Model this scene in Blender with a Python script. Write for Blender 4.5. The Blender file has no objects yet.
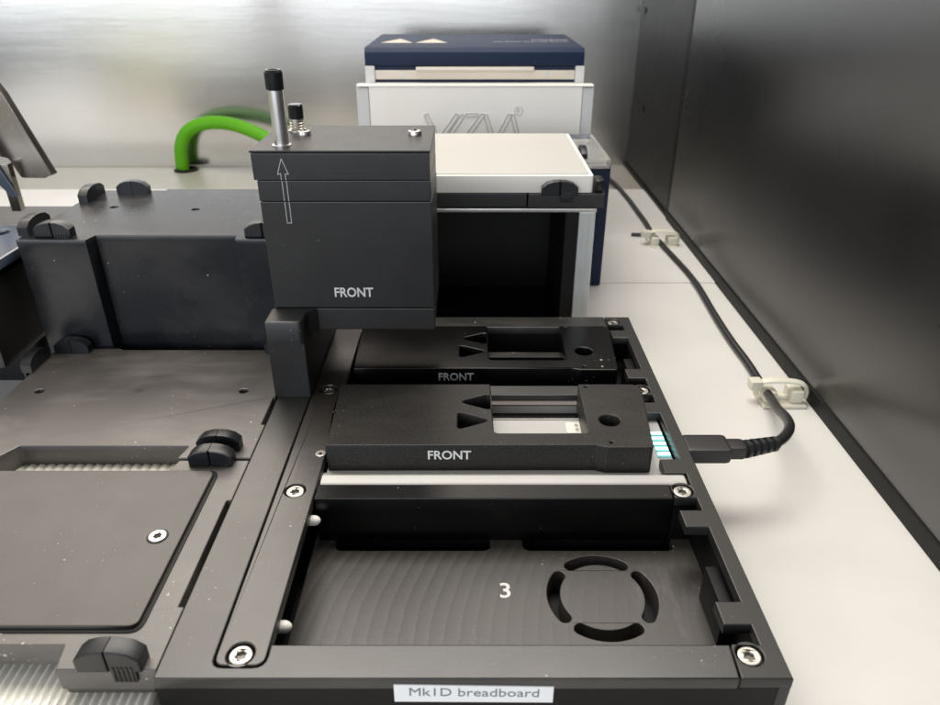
import bpy, bmesh, math, random
from mathutils import Vector, Matrix
from mathutils.geometry import tessellate_polygon
random.seed(7)
S = 0.001                                   # everything below is written in millimetres
sc = bpy.context.scene
COL = sc.collection
R = math.radians

# ------------------------------------------------------------------ camera
cd = bpy.data.cameras.new('camera'); cam = bpy.data.objects.new('camera', cd); COL.objects.link(cam)
cd.sensor_width = 36; cd.lens = 36 * 715 / 940; cd.shift_x = 0.001
cam.location = (0, 0, 0.170); cam.rotation_euler = (R(90 - 28.27), 0, 0)
cd.clip_start = 0.01; cd.clip_end = 30
cd.dof.use_dof = True; cd.dof.focus_distance = 0.285; cd.dof.aperture_fstop = 22
sc.camera = cam
# ------------------------------------------------------------------ world
w = bpy.data.worlds.new('World'); sc.world = w; w.use_nodes = True
nt = w.node_tree; nt.nodes.clear()
wo = nt.nodes.new('ShaderNodeOutputWorld'); bg = nt.nodes.new('ShaderNodeBackground')
tc = nt.nodes.new('ShaderNodeTexCoord'); sp = nt.nodes.new('ShaderNodeSeparateXYZ'); rp = nt.nodes.new('ShaderNodeValToRGB')
mr = nt.nodes.new('ShaderNodeMapRange'); mr.inputs['From Min'].default_value = -1; mr.inputs['From Max'].default_value = 1
dt = nt.nodes.new('ShaderNodeVectorMath'); dt.operation = 'DOT_PRODUCT'; dt.inputs[1].default_value = (-0.32, 0.52, 0.79)   # the room is brightest up and to the back
nt.links.new(tc.outputs['Generated'], dt.inputs[0]); nt.links.new(dt.outputs['Value'], mr.inputs['Value'])
nt.links.new(mr.outputs[0], rp.inputs[0])
def wm(op, a, b_):                                 # a band of windows behind the photographer, above the horizon
    nd = nt.nodes.new('ShaderNodeMath'); nd.operation = op
    for i, v in enumerate((a, b_)):
        if isinstance(v, (int, float)): nd.inputs[i].default_value = v
        else: nt.links.new(v, nd.inputs[i])
    return nd.outputs[0]
def wr(v, a, b_):
    nd = nt.nodes.new('ShaderNodeMapRange'); nt.links.new(v, nd.inputs[0]); nd.inputs[1].default_value = a; nd.inputs[2].default_value = b_; return nd.outputs[0]
nt.links.new(tc.outputs['Generated'], sp.inputs[0])
win = wm('MULTIPLY', wr(sp.outputs['Y'], -.25, -.7), wm('MULTIPLY', wr(sp.outputs['Z'], -.09, -.02), wr(sp.outputs['Z'], .38, .2)))
mx = nt.nodes.new('ShaderNodeMix'); mx.data_type = 'RGBA'; nt.links.new(win, mx.inputs[0]); nt.links.new(rp.outputs[0], mx.inputs[6]); mx.inputs[7].default_value = (.82, .92, 1.04, 1)
nt.links.new(mx.outputs[2], bg.inputs[0]); nt.links.new(bg.outputs[0], wo.inputs[0])
el = rp.color_ramp.elements
el[0].position = 0.40; el[0].color = (0.035, 0.034, 0.034, 1)
el[1].position = 1.0; el[1].color = (2.8, 2.62, 2.38, 1)
e = el.new(0.62); e.color = (0.26, 0.27, 0.28, 1); e = el.new(0.82); e.color = (.55, .53, .50, 1); e = el.new(0.93); e.color = (1.4, 1.33, 1.23, 1)
bg.inputs[1].default_value = 0.8
# ------------------------------------------------------------------ lamps (lamp strip in the roof of the cabinet, window on the left behind)
def area(name, loc, tgt, sx, sy, energy, col):
    l = bpy.data.lights.new(name, 'AREA'); l.shape = 'RECTANGLE'; l.size = sx; l.size_y = sy; l.energy = energy; l.color = col
    o = bpy.data.objects.new(name, l); COL.objects.link(o); o.location = loc
    o.rotation_euler = (Vector(tgt) - Vector(loc)).to_track_quat('-Z', 'Y').to_euler(); return o
area('ceiling_lamp', (0.02, 0.50, 0.72), (0.02, 0.45, 0), 0.8, 0.34, 6.1, (1.0, 0.95, 0.89))
area('rear_lamp', (-0.46, 1.06, 0.62), (-0.14, 0.25, 0), 0.95, 0.46, 4.9, (1.0, 0.87, 0.75))
area('window_light', (-0.7, -1.25, 0.42), (-0.1, 0.5, 0.05), 2.2, 0.7, 20, (0.90, 0.93, 1.0))
sc.view_settings.view_transform = 'Standard'; sc.view_settings.look = 'None'
sc.view_settings.exposure = 0.0; sc.view_settings.gamma = 1
sc.render.engine = 'CYCLES'

# ------------------------------------------------------------------ materials
class NT:
    def __init__(s, name):
        s.m = bpy.data.materials.new(name); s.m.use_nodes = True; s.t = s.m.node_tree
        s.b = s.t.nodes['Principled BSDF']; s.c = s.t.nodes.new('ShaderNodeTexCoord').outputs['Object']
    def n(s, typ, **k):
        nd = s.t.nodes.new(typ)
        for a, v in k.items():
            if hasattr(nd, a): setattr(nd, a, v)
            else: nd.inputs[a].default_value = v
        return nd
    def l(s, a, b): s.t.links.new(a, b)
    def math(s, op, a, b=None, c=None):
        nd = s.t.nodes.new('ShaderNodeMath'); nd.operation = op
        for i, v in enumerate((a, b, c)):
            if v is None: continue
            if isinstance(v, (int, float)): nd.inputs[i].default_value = v
            else: s.l(v, nd.inputs[i])
        return nd.outputs[0]
    def map(s, sx, sy, sz):
        nd = s.t.nodes.new('ShaderNodeMapping'); s.l(s.c, nd.inputs[0]); nd.inputs['Scale'].default_value = (sx, sy, sz); return nd.outputs[0]
    def noise(s, scale, detail=3, vec=None, rough=.55):
        nd = s.t.nodes.new('ShaderNodeTexNoise'); s.l(vec or s.c, nd.inputs['Vector']); nd.inputs['Scale'].default_value = scale
        nd.inputs['Detail'].default_value = detail; nd.inputs['Roughness'].default_value = rough; return nd.outputs['Fac']
    def rng(s, v, a, b, c, d):
        nd = s.t.nodes.new('ShaderNodeMapRange'); s.l(v, nd.inputs[0])
        for i, x in enumerate((a, b, c, d)): nd.inputs[i + 1].default_value = x
        return nd.outputs[0]
    def mix(s, f, a, b):
        nd = s.t.nodes.new('ShaderNodeMix'); nd.data_type = 'RGBA'
        for i, v in ((0, f), (6, a), (7, b)):
            if isinstance(v, (int, float)): nd.inputs[i].default_value = v
            elif isinstance(v, tuple): nd.inputs[i].default_value = (*v, 1)
            else: s.l(v, nd.inputs[i])
        return nd.outputs[2]

MATS = {}
def mat(name, col, rough=.4, metal=0, var=.15, grain=0, gscale=1500, dust=0, smudge=0, brush=None, aniso=0, spec=.5, coat=0, emit=0, rvar=.025, dustscale=230, speckle=0):
    """procedural material: large soft colour variation, fine grain bump, dust specks, hand smudges, brushing lines"""
    t = NT(name); b = t.b
    b.inputs['Metallic'].default_value = metal; b.inputs['Specular IOR Level'].default_value = min(spec, .5) if spec > 1 else spec
    if spec > 1: b.inputs['IOR'].default_value = spec
    big = t.noise(22, 4)
    v = t.rng(big, .3, .7, 1 - var * .5, 1 + var * .5)
    colr = t.mix(1.0, tuple(col), tuple(col))
    vm = t.n('ShaderNodeVectorMath', operation='SCALE'); vm.inputs[0].default_value = col; t.l(v, vm.inputs['Scale'])
    c = vm.outputs[0]
    r = t.rng(t.noise(60, 5), .3, .7, rough - rvar, rough + rvar)
    if speckle:
        c = t.mix(t.rng(t.noise(1300, 2), .42, .62, 0, speckle), c, (.11, .105, .095))
        r = t.math('MULTIPLY_ADD', t.noise(1000, 2), .10, r)
    if smudge:
        sm = t.rng(t.noise(1, 5, t.map(14, 38, 20), .65), .48, .72, 0, 1)
        c = t.mix(t.math('MULTIPLY', sm, smudge), c, (.16, .145, .125))
        r = t.math('MULTIPLY_ADD', sm, .05, r)
    if dust:
        for sc_, th, g in ((dustscale, .10, .6), (dustscale * 2.6, .13, .4)):
            vo = t.n('ShaderNodeTexVoronoi', Scale=sc_); t.l(t.c, vo.inputs['Vector'])
            spot = t.math('LESS_THAN', vo.outputs['Distance'], t.rng(t.noise(30, 3), .42, .75, 0.0, th * 1.6))
            sepc = t.n('ShaderNodeSeparateColor'); t.l(vo.outputs['Color'], sepc.inputs[0])
            spot = t.math('MULTIPLY', spot, t.math('GREATER_THAN', sepc.outputs[0], 1 - dust))
            c = t.mix(t.math('MULTIPLY', spot, g), c, (.62, .59, .54))
    t.l(c, b.inputs['Base Color']); t.l(r, b.inputs['Roughness'])
    h = None
    if grain:
        bp = t.n('ShaderNodeBump', Strength=min(grain, 1), Distance=.00008); t.l(t.noise(gscale, 2), bp.inputs['Height']); h = bp.outputs[0]
    if brush:
        bp = t.n('ShaderNodeBump', Strength=brush[3], Distance=.0001); t.l(t.noise(1, 3, t.map(*brush[:3])), bp.inputs['Height'])
        if h: t.l(h, bp.inputs['Normal'])
        h = bp.outputs[0]
    if h: t.l(h, b.inputs['Normal'])
    if aniso: b.inputs['Anisotropic'].default_value = aniso
    if coat: b.inputs['Coat Weight'].default_value = coat; b.inputs['Coat Roughness'].default_value = .15
    if emit: b.inputs['Emission Color'].default_value = (*col, 1); b.inputs['Emission Strength'].default_value = emit
    MATS[name] = t.m; t.m['nt'] = 1
    return t.m

M_table = mat('white_laminate', (.745, .728, .692), .38, var=.06, grain=.25, gscale=700, rvar=.05)
M_floor = mat('grey_coated_metal', (.48, .46, .40), .42, metal=.35, var=.04)
M_black = mat('black_plate', (.015, .0145, .0125), .34, spec=.8, var=.2, grain=.25, dust=.5, smudge=.25)
M_carr = mat('black_plastic_tile', (.038, .0325, .0275), .44, spec=1.85, var=.25, grain=.2, dust=.75, smudge=.55)
M_tile2 = mat('black_textured_plate', (.036, .031, .027), .43, spec=.75, var=.12, grain=.45, gscale=2400, dust=.4, smudge=.12)
M_tall = mat('black_plastic_stand', (.008, .0095, .012), .28, spec=.45, var=.2, grain=.15, dust=.15, smudge=.18)
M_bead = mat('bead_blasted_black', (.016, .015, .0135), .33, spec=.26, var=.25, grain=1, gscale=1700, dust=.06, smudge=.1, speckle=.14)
M_satin = mat('satin_black_anodised', (.015, .0147, .014), .38, spec=.6, var=.12, grain=.3, gscale=1200, dust=.12, brush=(60, 60, 2500, .15))
M_strip = mat('brushed_black_rail', (.030, .0265, .023), .34, spec=.85, var=.2, brush=(900, 45, 900, .5), dust=.3, smudge=.2)
M_deep = mat('deep_black', (.004, .004, .004), .5, var=.2, grain=.2, spec=.25)
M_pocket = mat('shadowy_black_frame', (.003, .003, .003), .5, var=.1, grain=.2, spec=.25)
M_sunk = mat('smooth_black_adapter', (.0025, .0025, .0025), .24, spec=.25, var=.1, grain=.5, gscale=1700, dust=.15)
M_bar = mat('shade_darkened_bar', (.001, .001, .001), .30, var=.2, grain=.2, dust=.08, spec=.4)  # black plate darkened to stand in for the shade on the bar's front
M_clip = mat('black_moulded_clip', (.010, .011, .013), .33, var=.15, grain=.25)
M_steel = mat('polished_steel', (.86, .84, .80), .28, metal=1, var=.05)
M_screw = mat('stainless_screw', (.58, .55, .50), .36, metal=1, var=.12, grain=.4)
M_socket = mat('screw_socket', (.16, .15, .14), .4, metal=.8, var=.1)
M_screw.node_tree.nodes['Principled BSDF'].inputs['Roughness'].default_value = .4
M_blackring = mat('gloss_black_cap', (.012, .012, .013), .2, var=.1)
M_ink = mat('white_print', (.72, .72, .70), .5, var=.05)
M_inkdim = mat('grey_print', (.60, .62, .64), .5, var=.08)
M_silver = mat('silver_grey_casing', (.58, .575, .55), .6, metal=.1, var=.05, grain=.6, gscale=2200)
M_gwhite = mat('cream_lid_plastic', (.50, .49, .455), .34, var=.02, grain=.1)
M_gwside = mat('white_lid_rim', (.90, .87, .79), .3, var=.03)
M_panel = mat('light_grey_plastic', (.90, .865, .79), .42, var=.03, grain=.2)
M_panel2 = mat('grey_blue_plastic', (.62, .62, .60), .42, var=.03)
M_groove = mat('grey_moulded_outline', (.50, .49, .46), .45, var=.04)
M_navy = mat('navy_painted_metal', (.014, .024, .056), .5, var=.03, rvar=.02, spec=.2)
M_beige = mat('beige_door_metal', (.62, .56, .47), .36, metal=.3, var=.04)
M_alu = mat('brushed_aluminium', (.62, .61, .57), .3, metal=.9, var=.05, brush=(40, 40, 900, .3))
M_alu2 = mat('pale_aluminium_profile', (.60, .62, .60), .36, metal=.5, var=.04)
M_cable = mat('black_cable_rubber', (.018, .018, .019), .38, var=.1, grain=.2)
M_green = mat('green_hose_rubber', (.10, .38, .004), .42, spec=.3, var=.08)
M_nylon = mat('milky_nylon', (.72, .70, .58), .35, var=.05)
M_label = mat('label_tape', (.86, .87, .87), .45, var=.02)
M_labink = mat('label_ink', (.17, .18, .20), .6, var=.05)
M_mat = mat('cream_ribbed_plastic', (.93, .91, .82), .2, var=.03, spec=1.0, coat=.6)
M_led = mat('cyan_status_light', (.45, .98, .95), .4, emit=2.6, var=.02)
M_ledw = mat('teal_glow_surround', (.16, .50, .48), .4, var=.03)  # cyan glow from the lights is coloured into the grey surround
M_pin = mat('cream_pin', (.95, .92, .85), .4, var=.03)
M_amber = mat('pale_flow_strip', (.20, .18, .165), .25, var=.15)
M_logo = mat('gold_print', (.55, .50, .42), .5, var=.04)
M_brown = mat('bronze_steel', (.30, .27, .235), .26, metal=1, var=.12, brush=(500, 30, 30, .3))
M_bluegl = mat('blue_glossy_top', (.06, .08, .11), .2, var=.2, dust=.2, spec=.8)
M_yell = mat('yellow_green_plastic', (.80, .80, .06), .5, var=.05)

# clear plastic
t = NT('clear_acrylic'); t.b.inputs['Transmission Weight'].default_value = .85; t.b.inputs['Roughness'].default_value = .12
t.b.inputs['IOR'].default_value = 1.45; t.b.inputs['Base Color'].default_value = (.92, .92, .88, 1); M_clear = t.m
# brushed back wall
t = NT('brushed_steel_wall'); b = t.b; b.inputs['Metallic'].default_value = 1
vm = t.n('ShaderNodeVectorMath', operation='SCALE'); vm.inputs[0].default_value = (.50, .487, .455); t.l(t.rng(t.noise(1, 4, t.map(3, 3, 9)), .3, .7, .9, 1.05), vm.inputs['Scale']); t.l(vm.outputs[0], b.inputs['Base Color'])
t.l(t.rng(t.noise(1, 3, t.map(2, 2, 12)), .3, .7, .17, .25), b.inputs['Roughness'])
bp = t.n('ShaderNodeBump', Strength=.2, Distance=.0003); t.l(t.noise(1, 2, t.map(5, 5, 60)), bp.inputs['Height'])
bp2 = t.n('ShaderNodeBump', Strength=.22, Distance=.0001); t.l(t.noise(1, 3, t.map(25, 25, 2600)), bp2.inputs['Height']); t.l(bp.outputs[0], bp2.inputs['Normal']); t.l(bp2.outputs[0], b.inputs['Normal'])
M_wall = t.m
# leathery black side wall
t = NT('black_side_panel'); b = t.b
vm = t.n('ShaderNodeVectorMath', operation='SCALE'); vm.inputs[0].default_value = (.007, .007, .007); t.l(t.rng(t.noise(6, 4), .3, .7, .8, 1.2), vm.inputs['Scale']); t.l(vm.outputs[0], b.inputs['Base Color'])
t.l(t.rng(t.noise(9, 4), .3, .7, .26, .33), b.inputs['Roughness']); b.inputs['IOR'].default_value = 2.0
bp = t.n('ShaderNodeBump', Strength=.12, Distance=.0002); t.l(t.noise(900, 3), bp.inputs['Height']); t.l(bp.outputs[0], b.inputs['Normal'])
M_side = t.m
M_side2 = mat('matt_black_side_panel', (.010, .010, .011), .48, var=.1, grain=.3, gscale=900, spec=.45)
# milled pocket floor: cutter arcs stepping along x
t = NT('milled_pocket_floor'); b = t.b
sx = t.n('ShaderNodeSeparateXYZ'); t.l(t.c, sx.inputs[0])
X = t.math('MULTIPLY', sx.outputs[0], 1000.); Y = t.math('MULTIPLY', sx.outputs[1], 1000.)
Y = t.math('SUBTRACT', Y, 24.)                     # object origin sits at the front edge of the board
dy = t.math('POWER', Y, 2.); root = t.math('SQRT', t.math('MAXIMUM', t.math('SUBTRACT', 108. * 108., dy), 0.))
wob = t.math('MULTIPLY', t.math('SUBTRACT', t.noise(60, 2), .5), 1.4)
ph = t.math('FRACT', t.math('DIVIDE', t.math('ADD', t.math('ADD', X, root), wob), 5.0))
fade = t.rng(X, -15, 45, 1.0, .22)
vv = t.math('MULTIPLY', t.rng(ph, 0, 1, -.38, .30), fade); vv = t.math('ADD', vv, 1.0)
vm = t.n('ShaderNodeVectorMath', operation='SCALE'); vm.inputs[0].default_value = (.050, .0455, .040); t.l(vv, vm.inputs['Scale']); c = vm.outputs[0]
for s_, th, keep in ((260, .08, .7), (700, .11, .65)):
    vo = t.n('ShaderNodeTexVoronoi', Scale=float(s_)); t.l(t.c, vo.inputs['Vector'])
    spot = t.math('LESS_THAN', vo.outputs['Distance'], t.math('MULTIPLY', t.rng(t.noise(45, 3), .4, .75, 0., th * 1.7), t.rng(X, 0, 60, .6, 1.3)))
    sepc = t.n('ShaderNodeSeparateColor'); t.l(vo.outputs['Color'], sepc.inputs[0])
    c = t.mix(t.math('MULTIPLY', t.math('MULTIPLY', spot, t.math('GREATER_THAN', sepc.outputs[0], keep)), .5), c, (.55, .52, .49))
streak = t.math('MULTIPLY', t.rng(t.noise(1, 4, t.map(150, 30, 1), .7), .55, .85, 0, .5), t.rng(X, 40, 62, 0, 1))
c = t.mix(streak, c, (.22, .20, .21))
t.l(c, b.inputs['Base Color']); b.inputs['Roughness'].default_value = .36; b.inputs['Specular IOR Level'].default_value = .6
bp = t.n('ShaderNodeBump', Strength=.35, Distance=.0004); t.l(t.math('MULTIPLY', ph, fade), bp.inputs['Height'])
bp2 = t.n('ShaderNodeBump', Strength=.3, Distance=.0001); t.l(t.noise(900, 3), bp2.inputs['Height']); t.l(bp.outputs[0], bp2.inputs['Normal']); t.l(bp2.outputs[0], b.inputs['Normal'])
M_mill = t.m

# ------------------------------------------------------------------ geometry helpers (mm)
def area2(p): return sum(p[i][0] * p[(i + 1) % len(p)][1] - p[(i + 1) % len(p)][0] * p[i][1] for i in range(len(p)))
def rnd(pts, r, n=4):
    """round the corners of a polygon; r is a number or one radius per corner"""
    out = []; N = len(pts)
    for i, p in enumerate(pts):
        ri = r[i] if isinstance(r, (list, tuple)) else r
        p = Vector(p[:2]); a = Vector(pts[i - 1][:2]) - p; b_ = Vector(pts[(i + 1) % N][:2]) - p
        if ri <= 0 or a.length < 1e-6 or b_.length < 1e-6: out.append((p.x, p.y)); continue
        ang = a.angle(b_)
        if ang > 3.1: out.append((p.x, p.y)); continue
        d = min(ri / math.tan(ang / 2), a.length * .49, b_.length * .49)
        A = p + a.normalized() * d; B = p + b_.normalized() * d
        for k in range(n + 1):
            u = k / n; q = A * (1 - u) ** 2 + p * 2 * u * (1 - u) + B * u ** 2; out.append((q.x, q.y))
    return out
def rect(x0, x1, y0, y1, r=0, n=4): return rnd([(x0, y0), (x1, y0), (x1, y1), (x0, y1)], r, n)
def circ(x, y, r, n=28, ry=None): return [(x + r * math.cos(2 * math.pi * k / n), y + (ry or r) * math.sin(2 * math.pi * k / n)) for k in range(n)]
def inset(p, d):
    """move every edge of a CCW loop inwards by d (mitred)"""
    N = len(p); out = []
    for i in range(N):
        a = Vector(p[i - 1]); b_ = Vector(p[i]); c = Vector(p[(i + 1) % N])
        e1 = (b_ - a); e2 = (c - b_)
        if e1.length < 1e-7 or e2.length < 1e-7: out.append(tuple(b_)); continue
        n1 = Vector((-e1.y, e1.x)).normalized(); n2 = Vector((-e2.y, e2.x)).normalized()
        m = n1 + n2
        m = n1 if m.length < .2 else m.normalized() / max(.35, m.normalized().dot(n1))
        out.append((b_.x + m.x * d, b_.y + m.y * d))
    return out
FR = Matrix(((1, 0, 0, 0), (0, 0, -1, 0), (0, 1, 0, 0), (0, 0, 0, 1)))      # drawing plane stood up: x->x, y->z, z->-y (faces the camera)
SD = Matrix(((0, 0, 1, 0), (1, 0, 0, 0), (0, 1, 0, 0), (0, 0, 0, 1)))       # x->y, y->z, z->x (faces +x)
class G:
    def __init__(s): s.b = bmesh.new()
    def _add(s, verts, faces, M=None):
        vs = [s.b.verts.new((M @ Vector(v)) if M else v) for v in verts]
        for f in faces:
            try: s.b.faces.new([vs[i] for i in f])
            except ValueError: pass
        return s
    def plate(s, loops, z0, z1, bev=.35, M=None, bot=True):
        lp = []
        for i, l in enumerate(loops):
            l = [tuple(q[:2]) for q in l]
            if (area2(l) > 0) != (i == 0): l = l[::-1]
            lp.append(l)
        verts = []; faces = []; tops = []; bots = []
        for l in lp:
            n = len(l); o = len(verts)
            rings = [[(x, y, z0) for x, y in l], [(x, y, z1 - bev) for x, y in l]]
            if bev > 0:
                rings.append([(x, y, z1 - bev * .3) for x, y in inset(l, bev * .3)])
                rings.append([(x, y, z1) for x, y in inset(l, bev)])
            else: rings[1] = [(x, y, z1) for x, y in l]
            for rg in rings: verts += rg
            for k in range(len(rings) - 1):
                for i in range(n):
                    j = (i + 1) % n; faces.append((o + k * n + i, o + k * n + j, o + (k + 1) * n + j, o + (k + 1) * n + i))
            bots += [o + i for i in range(n)]; tops += [o + (len(rings) - 1) * n + i for i in range(n)]
        tri = tessellate_polygon([[Vector((x, y, 0)) for x, y in l] for l in lp])
        for a, b_, c in tri:
            P = [Vector(verts[tops[q]]) for q in (a, b_, c)]
            cz = (P[1] - P[0]).cross(P[2] - P[0]).z
            if abs(cz) < 2e-4: continue
            up = cz > 0
            faces.append(tuple(tops[q] for q in ((a, b_, c) if up else (a, c, b_))))
            if bot: faces.append(tuple(bots[q] for q in ((a, c, b_) if up else (a, b_, c))))
        return s._add(verts, faces, M)
    def box(s, x0, x1, y0, y1, z0, z1, bev=.35, M=None):
        t = bmesh.new(); r = bmesh.ops.create_cube(t, size=1)
        for v in t.verts: v.co = Vector(((x0 + x1) / 2 + v.co.x * (x1 - x0), (y0 + y1) / 2 + v.co.y * (y1 - y0), (z0 + z1) / 2 + v.co.z * (z1 - z0)))
        if bev > 0: bmesh.ops.bevel(t, geom=t.edges[:], offset=bev, segments=2, profile=.6, affect='EDGES')
        if M: t.transform(M)
        return s.take(t)
    def take(s, t):
        me = bpy.data.meshes.new('tmp'); t.to_mesh(me); t.free(); s.b.from_mesh(me); bpy.data.meshes.remove(me); return s
    def lathe(s, prof, c, n=28, M=None):
        """prof: list of (radius, height); axis z through c"""
        verts = []; faces = []
        for r, h in prof:
            for k in range(n):
                a = 2 * math.pi * k / n; verts.append((c[0] + r * math.cos(a), c[1] + r * math.sin(a), c[2] + h))
        for j in range(len(prof) - 1):
            for k in range(n):
                q = (k + 1) % n; faces.append((j * n + k, j * n + q, (j + 1) * n + q, (j + 1) * n + k))
        faces.append(tuple(range(n))[::-1]); faces.append(tuple((len(prof) - 1) * n + k for k in range(n)))
        return s._add(verts, faces, M)
    def tube(s, pts, r, n=10, closed=False, smooth=0, M=None, flat=1):
        P = [Vector(p) for p in pts]
        for _ in range(smooth):
            Q = [] if closed else [P[0]]
            N = len(P)
            for i in range(N if closed else N - 1):
                a, b_ = P[i], P[(i + 1) % N]; Q += [a * .75 + b_ * .25, a * .25 + b_ * .75]
            if not closed: Q.append(P[-1])
            P = Q
        N = len(P); verts = []; faces = []; up = Vector((0, 0, 1))
        prevn = None
        for i in range(N):
            if closed: d = P[(i + 1) % N] - P[i - 1]
            else: d = P[min(i + 1, N - 1)] - P[max(i - 1, 0)]
            d.normalize()
            nn = prevn - d * prevn.dot(d) if prevn else (up.cross(d) if abs(d.z) < .95 else Vector((1, 0, 0)).cross(d))
            nn.normalize(); prevn = nn; bb = d.cross(nn)
            rr = r(i / (N - 1)) if callable(r) else r
            for k in range(n):
                a = 2 * math.pi * k / n; verts.append(P[i] + nn * rr * math.cos(a) + bb * rr * math.sin(a) * flat)
        for i in range(N if closed else N - 1):
            j = (i + 1) % N
            for k in range(n):
                q = (k + 1) % n; faces.append((i * n + k, i * n + q, j * n + q, j * n + k))
        if not closed: faces.append(tuple(range(n))[::-1]); faces.append(tuple((N - 1) * n + k for k in range(n)))
        return s._add(verts, faces, M)
    def text(s, txt, size, loc, M=None, ext=.05, bold=.0, width=None, shear=0, align='LEFT', sx=1):
        cu = bpy.data.curves.new('t', 'FONT'); cu.body = txt; cu.size = size; cu.extrude = ext; cu.offset = bold; cu.shear = shear; cu.align_x = align
        cu.resolution_u = 3
        o = bpy.data.objects.new('t', cu); COL.objects.link(o)
        bpy.context.view_layer.update(); dg = bpy.context.evaluated_depsgraph_get()
        me = bpy.data.meshes.new_from_object(o.evaluated_get(dg))
        bpy.data.objects.remove(o); bpy.data.curves.remove(cu)
        t = bmesh.new(); t.from_mesh(me); bpy.data.meshes.remove(me)
        xs = [v.co.x for v in t.verts]
        if width: k = width / (max(xs) - min(xs)); t.transform(Matrix.Diagonal((k, 1, 1, 1)))
        elif sx != 1: t.transform(Matrix.Diagonal((sx, 1, 1, 1)))
        xs = [v.co.x for v in t.verts]
        if align == 'LEFT': t.transform(Matrix.Translation((-min(xs), 0, 0)))
        T = Matrix.Translation(loc)
        t.transform(T @ M if M else T)
        return s.take(t)
    def obj(s, name, m, parent=None, angle=32):
        off = Vector((0, 0, 0))
        p = parent
        while p is not None: off += Vector(p.location) / S; p = p.parent
        s.b.transform(Matrix.Translation(-off)); s.b.transform(Matrix.Diagonal((S, S, S, 1)))
        bmesh.ops.recalc_face_normals(s.b, faces=s.b.faces[:])
        me = bpy.data.meshes.new(name); s.b.to_mesh(me); s.b.free()
        me.polygons.foreach_set('use_smooth', [True] * len(me.polygons)); me.set_sharp_from_angle(angle=R(angle))
        for p_ in me.polygons:                      # the flat faces of the plates stay truly flat
            if p_.loop_total == 3 and max(abs(q) for q in p_.normal) > .9999: p_.use_smooth = False
        o = bpy.data.objects.new(name, me); COL.objects.link(o); me.materials.append(m)
        if all(p_.use_smooth for p_ in me.polygons):
            wn = o.modifiers.new('wn', 'WEIGHTED_NORMAL'); wn.keep_sharp = True; wn.weight = 60
        if parent: o.parent = parent
        return o
def tag(o, label, cat, group=None):
    o['label'] = label; o['category'] = cat
    if group: o['group'] = group
    return o
def thing(name, loc, label, cat, group=None):
    o = bpy.data.objects.new(name, None); COL.objects.link(o); o.empty_display_size = .01
    o.location = Vector(loc) * S; return tag(o, label, cat, group)
def single(g, name, m, base, label, cat, group=None):
    """a thing that is one mesh, its origin at its base"""
    e = bpy.data.objects.new('x', None); e.location = Vector(base) * S
    o = g.obj(name, m, e); o.parent = None; o.location = e.location; bpy.data.objects.remove(e); return tag(o, label, cat, group)
def struct(g, name, m): o = g.obj(name, m); o['kind'] = 'structure'; return o
TZ = -35.0                                     # height of the white table top; the breadboard's top face is z = 0

# ------------------------------------------------------------------ the setting
g = G(); g.box(-900, 400, 40, 489, TZ - 30, TZ, .3); g.box(-900, 400, 489.05, 741, TZ - 30, TZ + 1.0, .8)
struct(g, 'table', M_table)
g = G(); g.box(-900, 400, 741.5, 846, TZ - 30, TZ - .6, .3)
g.box(-900, 181, 843.6, 845.4, TZ - .6, TZ + 1.0, .3)
struct(g, 'rear_floor', M_floor)
struct(G().box(-900, 400, 845.5, 855, TZ - 40, 360, 0), 'back_wall', M_wall)
g = G(); g.box(182.3, 196, -500, 638, TZ + 1.2, 360, .8); struct(g, 'side_wall', M_side)
g = G(); g.box(183.2, 196, 638.1, 650, TZ + 1.2, 359, .3); struct(g, 'wall_seam', M_deep)
g = G(); g.box(184.6, 196, 650.1, 845, TZ + 1.2, 360, .8); struct(g, 'side_wall', M_side2)
g = G(); g.box(181.2, 186, -500, 640, TZ + .05, TZ + 8.5, .6); g.box(182.3, 186, 640, 845, TZ + .05, TZ + 4, .6); struct(g, 'wall_base_strip', M_deep)
for y, z, w_ in ((788, 39, 'lower'), (828, 131, 'upper')):
    g = G(); g.plate([circ(0, 0, 3.2, 20, ry=4.2)], 0, .3, .1, M=Matrix.Translation((183.95, y, z)) @ Matrix.Rotation(-math.pi / 2, 4, 'Y'))
    single(g, 'bolt_hole', M_deep, (184, y, z), w_ + ' dark bolt hole in the far black wall panel beside the steel wall', 'bolt hole')
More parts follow.
